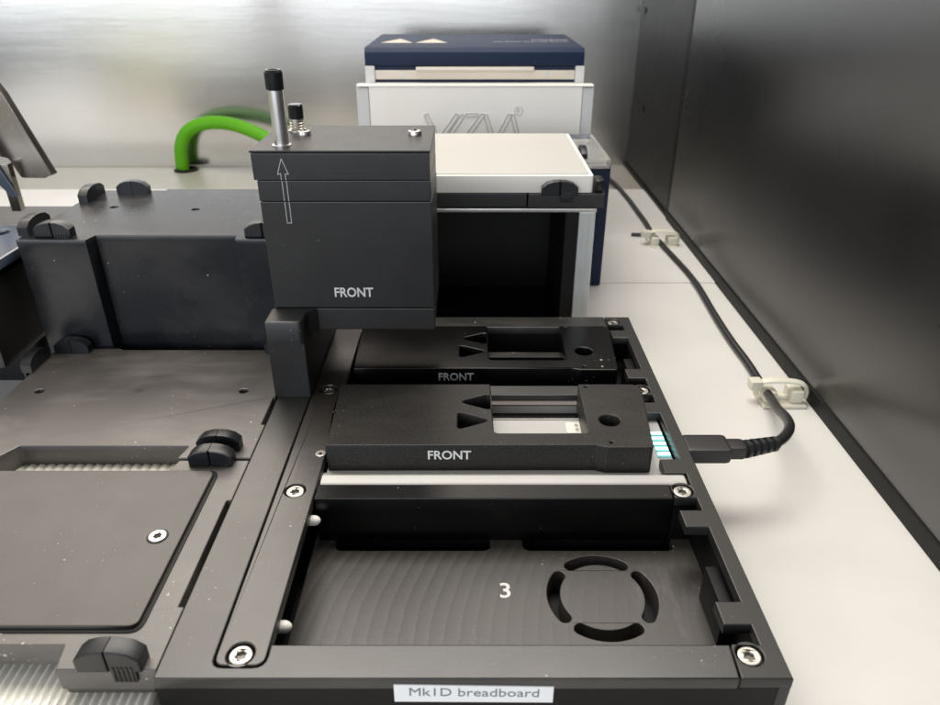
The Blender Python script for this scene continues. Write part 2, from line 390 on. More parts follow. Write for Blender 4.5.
# ------------------------------------------------------------------ shared pieces
def star(x, y, r, n=6, inner=.74):
    return [(x + (r if k % 2 == 0 else r * inner) * math.cos(math.pi * k / n + .4), y + (r if k % 2 == 0 else r * inner) * math.sin(math.pi * k / n + .4)) for k in range(2 * n)]
def screw(parent, x, y, z, r=3.1, rot=.3, name='screw'):
    g = G(); g.plate([circ(x, y, r, 26), star(x, y, r * .50)], z - 1.3, z, .4)
    o = g.obj(name, M_screw, parent)
    g = G(); g.plate([circ(x, y, r * .56, 18)], z - 1.9, z - 1.15, 0); g.obj('socket', M_socket, o)
    return o
def clip(parent, x, y, z, ang=0, L=17, T=5.2, Hh=7.4, m=None, name='clip'):
    """moulded locating clip: arched back, split in the middle, ribbed foot; faces -y at ang 0"""
    g = G(); h = L / 2
    prof = [(-h, 0), (h, 0), (h, Hh * .55), (h * .72, Hh * .84), (h * .35, Hh * .97), (0, Hh), (-h * .35, Hh * .97), (-h * .72, Hh * .84), (-h, Hh * .55)]
    for a, b_ in ((0, 1), (1, 0)):
        pr = [p for p in prof if (p[0] >= 0 if b_ else p[0] <= 0)]
        if b_: pr = [(.15, 0)] + [(max(p[0], .15), p[1]) for p in pr if p != (0, Hh)] + [(.15, Hh)]; 
        else: pr = [(min(p[0], -.15), p[1]) for p in pr] ; pr = [(-.15, 0) if p == (-.15, 0) else p for p in pr] + [(-.15, 0)]
        seen = []; [seen.append(p) for p in pr if p not in seen]
        cx_ = sum(p[0] for p in seen) / len(seen); cy_ = sum(p[1] for p in seen) / len(seen)
        seen.sort(key=lambda p: math.atan2(p[1] - cy_, p[0] - cx_))
        g.plate([seen], 0, T, .55, M=FR)
    for k in range(5): g.box(h * .12 + k * 1.25, h * .12 + .6 + k * 1.25, -T - .25, -T + .5, -3.5, Hh * .28, .1)
    g.box(h * .08, h * .12 + 6.2, -T + .02, -T + 1, -3.8, .2, .1)
    g.b.transform(Matrix.Translation((x, y, z)) @ Matrix.Rotation(ang, 4, 'Z') @ Matrix.Translation((0, T / 2, 0)))
    return g.obj(name, m or M_clip, parent)

# ------------------------------------------------------------------ breadboard with three slots
bb = thing('breadboard', (0, 129, TZ), 'black three-slot instrument breadboard with a white name label on its front edge', 'breadboard')
P = 71.8
def pockets(k):
    """x/y outline of the right-hand pockets of slot k, walking away from the viewer"""
    d = P * k
    return [(75, 140.2 + d), (83, 140.2 + d), (83, 147.2 + d), (75, 147.2 + d), (75, 156 + d), (82.8, 156 + d), (82.8, 189 + d), (75, 189 + d), (75, 197.7 + d), (83, 197.7 + d), (83, 204.4 + d), (75, 204.4 + d)]
# bottom and pocket floor
g = G()
ring = []
for k in range(4):
    a0 = R(45 + 90 * k + 11.5); a1 = R(135 + 90 * k - 11.5); rc, hw = 16.75, 2.2
    arc_ = lambda rr, p, q, n: [(45.8 + rr * math.cos(p + (q - p) * i / n), 176.8 + rr * math.sin(p + (q - p) * i / n)) for i in range(n + 1)]
    cap_ = lambda a, s0: [(45.8 + rc * math.cos(a) + hw * math.cos(a + s0 + math.pi * q / 8), 176.8 + rc * math.sin(a) + hw * math.sin(a + s0 + math.pi * q / 8)) for q in range(1, 8)]
    ring.append(arc_(rc + hw, a0, a1, 14) + cap_(a1, 0) + arc_(rc - hw, a1, a0, 14) + cap_(a0, math.pi))
g.plate([rect(-58.0, 84.6, 129.3, 212), *ring, rnd([(-50, 198.5), (8, 198.5), (8, 210), (-50, 210)], [3, 3, 0, 0]), rnd([(20, 198.5), (76, 198.5), (76, 210), (20, 210)], [3, 3, 0, 0])], -29, -20, .3)
g.obj('slot_floor', M_mill, bb)
g = G(); g.box(-85.9, 84.6, 129.4, 357.4, TZ + .02, -29.05, .3); g.box(-85.9, 84.6, 212.2, 357.4, -29, -20.05, .2)
g.obj('base_plate', M_deep, bb)
for i, k in enumerate(range(4)):
    pass
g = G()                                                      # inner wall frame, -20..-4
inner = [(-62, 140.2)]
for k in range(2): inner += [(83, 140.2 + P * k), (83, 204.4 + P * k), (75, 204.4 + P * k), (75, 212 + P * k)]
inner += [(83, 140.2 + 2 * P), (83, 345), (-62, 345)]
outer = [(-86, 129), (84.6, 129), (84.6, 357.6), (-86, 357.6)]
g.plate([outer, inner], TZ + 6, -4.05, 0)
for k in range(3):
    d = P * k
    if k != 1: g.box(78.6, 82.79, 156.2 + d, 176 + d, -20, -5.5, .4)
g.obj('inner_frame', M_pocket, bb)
g = G()                                                      # C-shaped top plate
top = [(-86, 129), (73.7, 129), (73.7, 139), (74.6, 140.2), (-56.6, 140.2), (-56.6, 137)]
top = rnd([(-86, 129), (73.6, 129), (74.3, 140.2), (-56.4, 140.2), (-56.4, 132.6), (-71.5, 132.6), (-71.5, 352.6), (-56.4, 352.6), (-56.4, 345.2), (74.5, 345.2), (74.5, 357.6), (-86, 357.6)],
          [.4, .2, .2, .2, 3.6, 3.6, 3.6, 3.6, .2, .2, .2, .4])
g.plate([top], -4, 0, .4)
g.obj('top_plate', M_black, bb)
g = G()                                                      # left cover strip
g.plate([rect(-70.9, -57.0, 133.2, 352, 3.3), circ(-64.3, 137, 4.0), circ(-64.3, 208.6, 4.0), circ(-64.3, 280.4, 4.0), circ(-58.9, 231, .9, 10)], -4, .05, .35)
g.plate([rect(-70.8, -57.1, 133.4, 351.8, 3.3)], -4.5, -3.2, 0)
g.obj('cover_strip', M_strip, bb)
g = G()                                                      # right rail, top with pockets and outer skirt
rail = [(74.1, 129), (88.2, 129), (88.2, 357.6), (75.0, 357.6), (75.0, 346.5)]
rp_ = [(74.8, 140.6)]
for k in range(3): rp_ += pockets(k)
rail = rail[:2] + [(88.2, 357.6), (75, 357.6)] + rp_[::-1][:-1] + [(75.0, 140.2), (74.6, 139.6)]
g.plate([rail] + [circ(79.0, 136.9 + P * k, 3.9, 22) for k in range(3)] + [circ(78.6, 351.6, 3.4, 22)], -3.7, 0, .35)
for k in range(4): g.plate([circ(79.0, 136.9 + P * k if k < 3 else 351.6, 4.2, 16)], -3.9, -2.6, 0)
g.box(84.9, 88.2, 129.0, 357.6, TZ + .05, -3.4, .3)
g.obj('side_rail', M_satin, bb)
for k in range(2):
    g = G(); y0 = 203.9 + P * k
    g.plate([rnd([(-56.4, y0), (74.5, y0), (74.9, y0 + 8.2), (-56.4, y0 + 8.2)], .3)], -20, 0, .45)
    g.obj('cross_bar', M_black if k else M_bar, bb)
for k in range(4):
    screw(bb, 79.0 if k < 3 else 78.6, 136.9 + P * k if k < 3 else 351.6, -.5, 3.3 if k < 3 else 2.9)
    if k < 3: screw(bb, -64.3, [137, 208.6, 280.4][k], -.35, 3.3)
g = G(); g.plate([circ(-58.9, 231, 2.1, 18), circ(-58.9, 231, .7, 10)], 0.02, .5, .2); g.obj('washer', M_screw, bb)
for (x, y) in ((-57.2, 199.2), (-56.7, 151.8), (-56.9, 224), (-57, 329)):
    g = G(); g.lathe([(1.9, -5), (1.9, 1.2), (1.6, 2.2), (.9, 3.0), (.1, 3.3)], (y, -6.2, -57.0), 16, M=SD); g.obj('spring_pin', M_pin, bb)
g = G(); g.text('3', 9.4, (10.7, 176.0, -19.95), ext=.04, bold=.12); g.obj('slot_number', M_ink, bb)
g = G(); g.plate([[(-20.6, -9), (23.2, -9.4), (23.2, -2.9), (-20.6, -2.0)]], 0, .35, .1, M=Matrix.Translation((0, 128.95, 0)) @ FR)
lb = g.obj('name_label', M_label, bb)
g = G(); g.text('Mk1D breadboard', 4.7, (-16.4, 128.55, -6.35), M=Matrix.Rotation(R(.9), 4, 'Y') @ FR, ext=.03, width=35.6); g.obj('lettering', M_labink, lb)
g = G(); g.plate([[(70.9, -1.0), (73.9, -1.0), (73.9, -3.9), (84.7, -3.9), (84.7, -20), (84.3, -20), (84.3, -4.3), (73.5, -4.3), (73.5, -1)]], 0, .25, 0, M=Matrix.Translation((0, 128.98, 0)) @ FR)
g.b.free()
g = G(); g.box(73.45, 84.9, 128.93, 129.1, -4.25, -3.8, 0); g.box(84.5, 84.95, 128.93, 129.1, -30, -3.8, 0); g.box(73.45, 73.9, 128.93, 129.1, -4.2, -.2, 0)
g.obj('joint_line', M_deep, bb)

# ------------------------------------------------------------------ silver sequencer sitting in the middle slot
ms = thing('sequencer', (13, 243, -20), 'slim silver sequencer in the middle slot with five cyan lights at its right end', 'sequencer')
g = G()
# cross section rounded in y-z, extruded along x
pr = rnd([(212.9, -19), (273.5, -19), (273.5, -4.2), (212.9, -4.2)], [1, 1, 3, 3.4], 6)
well = None
g.plate([rnd([(212.9, -19.5), (261.6, -19.5), (261.6, -4.3), (212.9, -4.3)], [1, .3, .3, 3.2], 6)], -55.8, 74.6, .8, M=SD)
g.plate([rnd([(212.9, -19.5), (275.0, -19.5), (275.0, -4.3), (212.9, -4.3)], [1, 1, 2, 3.2], 6)], 74.2, 82.4, .8, M=SD)
g.plate([rnd([(273.0, -19.5), (275.4, -19.5), (275.4, -3.9), (273.0, -3.9)], .5, 3)], -55.8, 74.1, .3, M=SD)
g.plate([rnd([(212.7, -19), (219.4, -19), (219.4, -.7), (212.7, -.7)], [1, 1, 1.6, 2.6], 6)], -56.0, 82.5, 1.0, M=SD)
g.obj('casing', M_silver, ms)
g = G(); g.box(-55, 74, 261.7, 272.9, -19, -8, .2); g.obj('flow_cell_well', M_deep, ms)
g = G(); g.box(9, 49, 261.8, 262.6, -9, -4.0, .1); g.obj('gasket', M_groove, ms)
g = G(); g.box(5, 52, 272.2, 275.4, -3.85, -2.9, .2); g.obj('flow_cell', M_amber, ms)
g = G(); g.box(76.4, 81.9, 234.0, 252.6, -4.28, -4.05, .05); lp = g.obj('light_panel', M_ledw, ms)
for k in range(5):
    g = G(); y = 235.4 + k * 3.65; g.box(76.6, 81.7, y + .2, y + 2.0, -4.1, -3.75, .15); g.obj('status_light', M_led, lp)
g = G(); g.plate([rect(41.8, 49.6, 251.5, 259.6, 1.2)], -4.28, -4.1, .05); st = g.obj('sticker', M_gwside, ms)
g = G(); g.text('8', 3.2, (45.6, 256.2, -4.08), ext=.03); g.text('8', 3.2, (45.6, 253, -4.08), ext=.03); g.obj('marking', M_labink, st)
g = G(); g.lathe([(.55, -.3), (.55, .1)], (80.4, 216.6, -1.0), 10); g.obj('pin_hole', M_deep, ms)

# ------------------------------------------------------------------ the two flat adapters marked FRONT
def adapter(loc, label, z, wide, mat_top, ink):
    t = thing('flow_cell_adapter', loc, label, 'adapter', 'flat black adapters marked FRONT in the breadboard slots')
    x0, y0, z0 = loc
    yb = y0 + 46.6
    out = rnd([(-55.5, y0 + .6), (49, y0 + .9), (53.4, y0 - .7), (71, y0 - .7), (75.6 if wide else 74.4, y0 + 43.5), (72.5, yb), (48.2, yb), (47.4, y0 + 8.9), (9.9, y0 + 8.9), (9.4, yb), (-56.8, yb)],
              [1, 2, 2, 1.6, 4, 3, .5, 2.2, 2.2, .5, 2.5], 5)
    tri1 = rnd([(-4.6, y0 + 32.2), (9.1, y0 + 25.6), (9.1, y0 + 38.8)], [2.0, 1.7, 1.7], 6)
    tri2 = rnd([(9.0, y0 + 18.0), (-4.7, y0 + 24.6), (-4.7, y0 + 11.4)], [2.0, 1.7, 1.7], 6)
    hole = circ(57.2, y0 + 18, 4.3, 28)
    pins = [circ(51.3, yb - 2.2, .75, 10), circ(55.2, y0 + 2.6, .7, 10), circ(-55.6, y0 + 24, .6, 8)]
    g = G(); g.plate([out, tri1, tri2, hole] + pins, z0, z, .45)
    g.obj('plate', mat_top, t)
    for xa, xb, dy in ((-8, 9.2, 11), (49.5, 66, 2)):          # a floor under the holes so they read as blind pockets
        g = G(); g.plate([rect(xa, xb, y0 + dy, yb - 1, 1)], z0 - .3, z0 + 1.0, 0); g.obj('insert', M_deep, t)
    g = G(); g.text('FRONT', 5.7, ((-16.0 if wide else -14.6), y0 + .58, z - 6.6), M=FR, ext=.04, bold=.10, width=16.8); g.obj('lettering', ink, t)
    g = G(); g.lathe([(1.9, 0), (1.9, 3.5), (1.3, 3.9)], (59.6, y0 + 18, z0 + 1.1), 18); g.obj('dowel', M_screw if wide else M_steel, t)
    return t
a1 = adapter((8, 225.2, -4.2), 'raised black FRONT adapter lying on the silver sequencer, nearest the viewer', 8.0, True, M_bead, M_ink)
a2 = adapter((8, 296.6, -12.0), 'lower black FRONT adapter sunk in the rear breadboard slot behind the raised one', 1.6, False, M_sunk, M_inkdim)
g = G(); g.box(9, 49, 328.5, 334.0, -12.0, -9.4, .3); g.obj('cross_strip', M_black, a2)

# ------------------------------------------------------------------ upright black module marked FRONT, on its bracket
tb = thing('optics_module', (-50, 310, 0), 'tall black upright module marked FRONT, with engraved arrow and steel pins on top', 'module')
g = G(); g.box(-85.9, -15.4, 288, 337.6, 37.6, 85.4, .5); g.obj('housing', M_satin, tb)
g = G(); g.box(-85.9, -15.6, 287.7, 337.6, 85.7, 94.2, .4); g.obj('middle_band', M_satin, tb)
g = G(); g.box(-86.9, -15.7, 287.1, 338, 94.5, 105.2, .4); g.obj('upper_band', M_satin, tb)
g = G(); g.box(-87.3, -15.4, 286.9, 338.4, 105.4, 106.4, .3); g.obj('top_cover', M_bead, tb)
g = G(); g.box(-86.2, -15.3, 287.6, 338, 27, 37.4, .6); g.obj('shelf', M_satin, tb)
g = G(); g.plate([rnd([(-87.2, 273.8), (-71.0, 273.8), (-71.0, 338), (-87.2, 338)], [.6, .6, 1, 1])], .1, 26.9, 0)
g.plate([rnd([(-87.2, 273.8), (-71.0, 273.8), (-71.0, 283), (-67, 287.4), (-87.2, 287.4)], [.6, 3, 3, 0, 0], 6)], 26.9, 37.5, .7)
g.obj('foot', M_satin, tb)
g = G(); g.text('FRONT', 6.1, (-58.8, 287.9, 43.0), M=FR, ext=.04, bold=.12, width=16.9); g.obj('lettering', M_ink, tb)
g = G()                                                    # engraved arrow outline
Yf = 286.95
def line(g, pts, y, w_=.16, close=False):
    pts = pts + ([pts[0]] if close else [])
    for (xa, za), (xb, zb) in zip(pts, pts[1:]): g.tube([(xa, y, za), (xb, y, zb)], w_, 6)
arrow = [(-74.6, 103.0), (-72.7, 96.8), (-74.0, 97.0)]
line(g, [(-73.9, 94.6), (-73.9, 97.2), (-72.6, 96.9), (-74.8, 103.2), (-77.0, 96.9), (-75.7, 97.2), (-75.7, 94.6)], 287.1)
line(g, [(-73.9, 85.8), (-73.9, 94.1)], 287.7); line(g, [(-75.7, 85.8), (-75.7, 94.1)], 287.7)
line(g, [(-73.9, 85.2), (-73.9, 76.4), (-75.7, 76.4), (-75.7, 85.2)], 288.0)
g.obj('arrow', M_inkdim, tb)
g = G(); g.lathe([(3.9, -.1), (3.9, .25), (3.0, .4), (2.95, 21.3), (2.5, 21.6)], (-76.4, 297.2, 106.4), 30); kn = g.obj('guide_pin', M_steel, tb)
g = G(); g.lathe([(3.5, 21.5), (3.6, 22), (3.6, 28.0), (3.0, 28.9), (2.2, 28.9), (2.0, 28.4)], (-76.4, 297.2, 106.4), 30); g.obj('cap', M_blackring, kn)
g = G(); g.lathe([(4.0, -.1), (4.0, .5), (3.1, .6)] + [(r_, .8 + k * .55) for k in range(8) for r_ in ([3.2] if k % 2 else [2.7])] + [(2.9, 5.4)], (-76.0, 326, 106.4), 26); kn = g.obj('spring_plunger', M_screw, tb)
g = G(); g.lathe([(3.1, 5.3), (3.3, 5.6), (3.3, 10.8), (2.8, 11.4)], (-76.0, 326, 106.4), 26); g.obj('cap', M_blackring, kn)
for x in (-71.5, -23.5):
    g = G(); g.plate([circ(x, 317.5, 3.0, 26), star(x, 317.5, 1.5)], 106.4, 108.3, .6); g.plate([circ(x, 317.5, 1.9, 16)], 106.4, 107.2, 0); g.obj('screw', M_screw, tb)

# ------------------------------------------------------------------ labware carriers on the left
MG = 'black labware carriers left of the breadboard'
ca = thing('carrier', (-148, 275, TZ), 'dusty flat black carrier plate directly in front of the tall black stand', 'carrier', MG)
g = G()
o_ = rnd([(-209, 228.3), (-186.5, 228.3), (-181.5, 236.6), (-113, 236.6), (-115, 228.3), (-86.15, 228.3), (-86.15, 252), (-87.9, 252), (-87.9, 273.6), (-87.3, 273.6), (-87.3, 319), (-175, 319), (-177, 320.6), (-205, 320.6), (-209, 316)], [.5, .5, 1.2, 1, .5, .2, .4, .4, .2, .2, .5, .5, .5, .5, .5])
g.plate([o_, circ(-196, 279, 2.0, 16), circ(-102.8, 279.2, 2.0, 16)], -9, 0, .4)
g.obj('top_plate', M_carr, ca)
g = G(); g.plate([inset(o_, 1.2)], TZ + .1, -9.05, 0); g.b.free()
for xa, xb in ((-207, -190), (-110, -90)):
    g = G(); g.box(xa, xb, 240, 318, TZ + .05, -9.05, .3); g.obj('leg_block', M_deep, ca)
g = G(); g.plate([circ(-151, 279.5, 2.3, 18)], -.3, .04, .02); g.obj('plug', M_tile2, ca)
clip(ca, -100, 235.6, 0, math.pi); clip(ca, -198.6, 317.5, 0, math.pi); clip(ca, -95.5, 317.5, 0, math.pi, L=13)
clip(ca, -210.5, 303.8, 0, math.pi * 1.5)
cb = thing('carrier', (-148, 180, TZ), 'near flat black carrier with a raised screwed-down cover plate, cut by the left edge', 'carrier', MG)
g = G()
o_ = rnd([(-209, 133), (-190, 133), (-186, 140), (-115.4, 140), (-114.0, 131.8), (-86.15, 131.8), (-86.15, 154), (-87.9, 154), (-87.9, 203), (-86.15, 203), (-86.15, 226.9), (-113.5, 226.9), (-115.5, 220.4), (-182, 220.4), (-186, 226.9), (-209, 226.9)], [.4] * 16)
g.plate([o_], -8, 0, .4)
g.obj('top_plate', M_carr, cb)
g = G(); g.box(-113.6, -88.6, 132.6, 200, -11, -8.05, .8); g.obj('under_frame', M_tile2, cb)
g = G(); g.plate([rect(-196, -96.8, 145.4, 218.6, 3.2, 6)], .35, 1.5, .4); pl = g.obj('cover_plate', M_tile2, cb)
g = G(); g.plate([rect(-197.4, -95.4, 144.1, 219.9, 4.2, 6)], .02, .34, 0); g.obj('seam', M_deep, cb)
g = G(); g.plate([circ(-104.8, 182.6, 3.6, 26)], 1.45, 1.56, 0); g.obj('recess', M_deep, pl)
g = G(); g.plate([circ(-104.8, 182.6, 3.0, 26), star(-104.8, 182.6, 1.45)], 1.6, 2.0, .25); g.obj('screw', M_screw, pl)
clip(cb, -100, 225.4, 0, 0); clip(cb, -98.6, 133.6, 0, 0, L=18, T=5.6, Hh=8)

# tall stand
ts = thing('stand', (-155, 365, TZ), 'tall black box stand behind the dusty carrier, with a recessed front face and corner clips', 'stand', MG)
g = G()
o_ = rnd([(-214, 322), (-181, 322), (-179.5, 329.2), (-111.5, 329.2), (-111.0, 323.6), (-94, 323.6), (-94, 408), (-104, 408.5), (-104, 410.5), (-175, 410.5), (-175, 408), (-214, 408)], .4)
g.plate([o_, circ(-190.5, 375, 2.1, 14), circ(-145.5, 371, 2.1, 14)], 54, 57, .4); g.plate([inset(o_, .15)], TZ + .1, 53.9, 0)
g.obj('body', M_tall, ts)
for x, y in ((-190.5, 375), (-145.5, 371)):
    g = G(); g.plate([circ(x, y, 2.2, 14)], 54.1, 56, 0); g.obj('hole_plug', M_deep, ts)
clip(ts, -198, 328, 57, 0, L=17.5); clip(ts, -98, 328, 57, 0, L=17.5)
clip(ts, -213, 338, 57, math.pi * 1.5, L=21); clip(ts, -210.5, 393, 57, math.pi * 1.5, L=21); clip(ts, -190.5, 402, 57, math.pi, L=17.5)
# ribbed cream trays under the carriers
def ribbed(name, x0, x1, y0, y1, z, pitch, label, blob=False):
    g = G(); pts = [(x0, TZ + .1), (x1, TZ + .1)]
    n = int((x1 - x0) / pitch); px = []
    for k in range(n):
        a = x1 - k * pitch
        for u, h in ((0, 0), (.14, .45), (.3, .82), (.5, .95), (.7, .82), (.86, .45)): px.append((a - u * pitch, z - 0.95 + h))
    px.append((x1 - n * pitch, z - 0.95))
    px.append((x0 - .1, z - 0.95))
    g.plate([pts + px], -y1, -y0, 0, M=FR)
    return single(g, name, M_mat, ((x0 + x1) / 2, (y0 + y1) / 2, TZ), label, 'ribbed tray', 'cream ribbed trays under the carriers')
ribbed('ribbed_tray', -206, -89.5, 60, 150, -12.5, 2.6, 'finely ribbed cream tray at the bottom left, in front of the near carrier')
ribbed('ribbed_tray', -188, -111, 208, 262, -9.2, 3.9, 'cream ribbed tray strip seen through the cut-out between the two flat carriers')

# ------------------------------------------------------------------ devices at the far left
dv = thing('black_device', (-300, 320, TZ), 'black box with a bluish glossy top at the left edge, beside the tall stand', 'device')
g = G(); g.box(-420, -223, 300, 368, -2, 41, 5); g.obj('body', M_satin, dv)
g = G(); g.plate([rect(-418, -236, 348, 366, 8, 6)], TZ + .1, -2.1, .5); g.obj('foot', M_deep, dv)
g = G(); g.box(-417, -226, 303, 364, 41.1, 45.5, .8); g.obj('gap_band', M_deep, dv)
g = G(); g.plate([rect(-422, -219.5, 301, 366, 7, 6), circ(-243, 354, 5.2, 24), circ(-256, 336, 6.6, 24)], 45.6, 50, 1.2); g.obj('glossy_top', M_bluegl, dv)
g = G(); g.plate([circ(-243, 354, 5.4, 24)], 45.6, 46.4, 0); g.plate([circ(-256, 336, 6.8, 24)], 45.6, 46.4, 0); g.obj('finger_hole', M_deep, dv)
dp = single(G().plate([rect(-460, -270, 452, 501, 4, 5)], TZ + .1, 20, 1.5), 'dark_block', M_strip, (-365, 476, TZ), 'low dark brown-black block behind the bluish-topped box', 'block')
# stainless bracket hanging in from the left edge
br = thing('steel_bracket', (-285, 455, 50), 'bent stainless steel bracket sloping in from the left edge above the bluish-topped box', 'bracket')
g = G()
Yb = 440
prof = rnd([(-330, 170), (-300, 150), (-274.5, 104.5), (-258.5, 57.2), (-262, 55.6), (-276.5, 55.8), (-281, 67.8), (-287, 69), (-330, 69)], [0, 0, 3, 1, 1, 2.5, 2.5, 0, 0])
g.plate([prof], -Yb - 1.8, -Yb, .2, M=FR); g.obj('web', M_brown, br)
g = G(); g.plate([[(-330, 171.5), (-299, 152), (-273.2, 105.2), (-256.8, 57.6), (-258.4, 57.0), (-275, 104.4), (-300.6, 150.6), (-330, 169.5)]], -Yb - 6, -Yb + 0.0, .2, M=FR); g.obj('flange', M_brown, br)
g = G(); g.box(-330, -283.5, 438.9, 439.9, 77.6, 78.4, .1); g.obj('fold_line', M_steel, br)
g = G(); g.plate([[(-292, 90), (-281.5, 62.5), (-275.8, 47.2), (-279.8, 46.6), (-285.6, 55), (-296, 78)]], -431.5, -430, .2, M=FR); g.obj('tongue', M_bluegl, br)
g = G(); g.box(-283.5, -277.5, 432, 437, 37, 66, .4); g.obj('post', M_brown, br)

# ------------------------------------------------------------------ white-lidded labware on an aluminium frame
fr = thing('aluminium_stand', (26, 420, TZ), 'open-fronted stand with aluminium edges carrying the cream lid', 'stand')
g = G(); g.box(63.5, 73.0, 400, 412, TZ + .1, 46.4, .8); g.box(65.6, 66.2, 399.6, 400.4, TZ + .2, 46, .1); g.box(69.4, 69.9, 399.6, 400.4, TZ + .2, 46, .1)
g.obj('upright', M_alu2, fr)
g = G(); g.box(-92, 73.2, 399.2, 412, 46.5, 48.6, .4); g.obj('top_edge', M_alu, fr)
g = G(); g.box(-90, 56, 478, 482, TZ + .1, 46.3, .3); g.box(56, 63.2, 402, 482, TZ + .1, 46.3, .3); g.box(-92, -88, 402, 482, TZ + .1, 46.3, .3); g.box(-87.9, 55.9, 402, 477.9, TZ + .1, TZ + 2, .2); g.obj('inner_shell', M_deep, fr)  # left end, hidden by the module, stretched to keep rear lamp off sunk adapter
g = G(); g.box(-92, 33, 401, 500, 49.2, 57.0, .5); g.box(33.6, 77.2, 399.4, 500, 48.8, 57.2, .6); g.obj('nest_plate', M_satin, fr)
clip(fr, 51, 397.3, 57.2, 0, L=20.5, T=4, Hh=8.2)
clip(fr, 76.5, 488, 57.2, math.pi / 2, L=19, T=4, Hh=8)
g = G(); g.box(71.6, 76.8, 402, 412, 57.3, 64.8, 1.4); g.obj('latch', M_blackring, fr)
g = G(); g.plate([rect(-60, 70.3, 401, 517, 2.4, 5)], 57.5, 67.2, .5); ld = single(g, 'cream_lid', M_gwside, (15, 459, 57.3), 'cream-white rectangular lid with a raised rim, on the black nest behind the tall module', 'lid')
g = G(); g.plate([rect(-58.5, 68.0, 403.3, 515, 3.0, 5)], 67.05, 67.75, .3); g.obj('top_panel', M_gwhite, ld)
nv = thing('navy_device', (30, 560, TZ), 'dark navy box with a clear acrylic guard, behind the cream lid near the black wall', 'device')
g = G(); g.box(-40, 96.0, 484, 582, TZ + .1, 53.5, 1.5); g.obj('body', M_navy, nv)
g = G(); g.plate([rect(72.4, 92.8, 470, 552, 2)], 54, 56.0, .4); g.plate([rect(72.4, 92.8, 470, 552, 2), rect(74.4, 90.8, 472, 550, 1.4)], 56.1, 60.0, .4); g.obj('acrylic_guard', M_clear, nv)
g = G()
for z in (18, 12.2): g.lathe([(1.5, -.2), (1.5, .15)], (89.4, -483.9 if False else z, 484 - .1), 14, M=None) if False else g.tube([(88.6, 483.8, z), (88.6, 484.6, z)], 1.4, 14)
g.obj('vent_hole', M_deep, nv)
# grey panel with moulded letters
vp = thing('grey_panel', (5, 592, TZ), 'upright light grey panel with moulded outline lettering, behind the cream lid', 'panel')
g = G(); g.box(-78.5, 88.9, 590, 598, TZ + .1, 88.2, .5); g.obj('front_board', M_panel, vp)
for x0, x1 in ((-88.4, -78.9), (89.2, 97.9)):
    g = G(); g.box(x0, x1, 590.6, 604 if x0 > 0 else 602, TZ + .1, 87.4, .8); g.obj('side_edge', M_panel2, vp)
g = G(); g.box(-88, 97.5, 589.6, 600, 88.25, 89.6, .5); g.obj('top_lip', M_gwside, vp)
g = G()
def stroke(g, a, b_, wd=1.5):
    a = Vector(a); b_ = Vector(b_); d = (b_ - a).normalized(); n = Vector((-d.y, d.x)) * wd; pts = []
    for c, s0 in ((a, 1), (b_, -1)):
        for k in range(7):
            th = math.pi * k / 6; v = n * s0 * math.cos(th) - d * s0 * math.sin(th) if s0 == 1 else n * s0 * math.cos(th) - d * s0 * math.sin(th)
            pts.append(c + v)
    g.tube([(p.x, 589.9, p.y) for p in pts], .5, 6, closed=True)
def zx(cx_, cy_):          # measured positions on the panel face, in mm
    return (cx_, cy_)
stroke(g, (-34.0, 67), (-25.8, 49.5)); stroke(g, (-9.6, 67), (-22.6, 49.5))
stroke(g, (-1.6, 67.2), (6.2, 67.2), 1.2); stroke(g, (-5.2, 66.6), (-20.5, 45)); stroke(g, (-16.5, 44.6), (-7, 44.6), 1.2)
stroke(g, (10.6, 67), (-7.0, 44)); stroke(g, (13.2, 66.6), (19.2, 48)); stroke(g, (32.2, 67), (22.4, 48)); stroke(g, (34.6, 66.6), (41.0, 44))
g.tube([(39.4 + 3.2 * math.cos(a * math.pi / 8), 589.9, 70.4 + 3.2 * math.sin(a * math.pi / 8)) for a in range(16)], .3, 6, closed=True)
g.text('R', 4.4, (38.0, 589.7, 68.9), M=FR, ext=.06)
g.obj('moulded_lettering', M_groove, vp)
# navy topped machine
od = thing('thermal_cycler', (5, 670, TZ), 'navy-topped machine with a beige door, standing against the steel wall', 'machine')
g = G(); g.box(-81.4, 90.2, 605, 738, TZ + .1, 101.7, 1); g.obj('body', M_navy, od)
g = G(); g.plate([rnd([(604, 102), (738, 102), (738, 115), (607.5, 115.2), (604, 111.8)], [.5, 2, 2, 2, 2], 4)], -82.0, 90.8, 1.2, M=SD); hd = g.obj('top_cover', M_navy, od)
g = G(); g.text('On Deck Thermal Cycler', 6.4, (20.5, 652.0, 115.35), ext=.03, width=64); g.text('inheco', 8.0, (54, 668.0, 115.35), ext=.03, width=31, bold=.1); g.obj('lettering', M_panel2, hd)
g = G()
for x in (-73.5, -44.5): g.plate([[(x, 646), (x + 26.5, 646), (x + 13.2, 684)]], 115.1, 115.3, 0)
g.obj('chevron', M_logo, hd)
for x0, x1 in ((-82, -74.6), (84, 91)):
    g = G(); g.box(x0, x1, 602, 606, 84, 101.9, .5); g.obj('side_frame', M_panel2, od)
g = G(); g.box(-74.4, 83.8, 603.2, 604.8, 92.0, 98.8, .5); dr = g.obj('door', M_beige, od)
g = G(); g.box(-42, 51.5, 600.2, 603.6, 97.6, 101.6, 1.2); g.obj('door_handle', M_beige, dr)
for x in (-52.5, 61.5):
    g = G(); g.tube([(x, 602.7, 95.6), (x, 603.5, 95.6)], 2.1, 16); g.obj('screw', M_screw, dr)
g = G(); g.box(-74.4, 83.8, 603, 604.9, 84, 89.6, .5); g.obj('lower_trim', M_gwside, od)

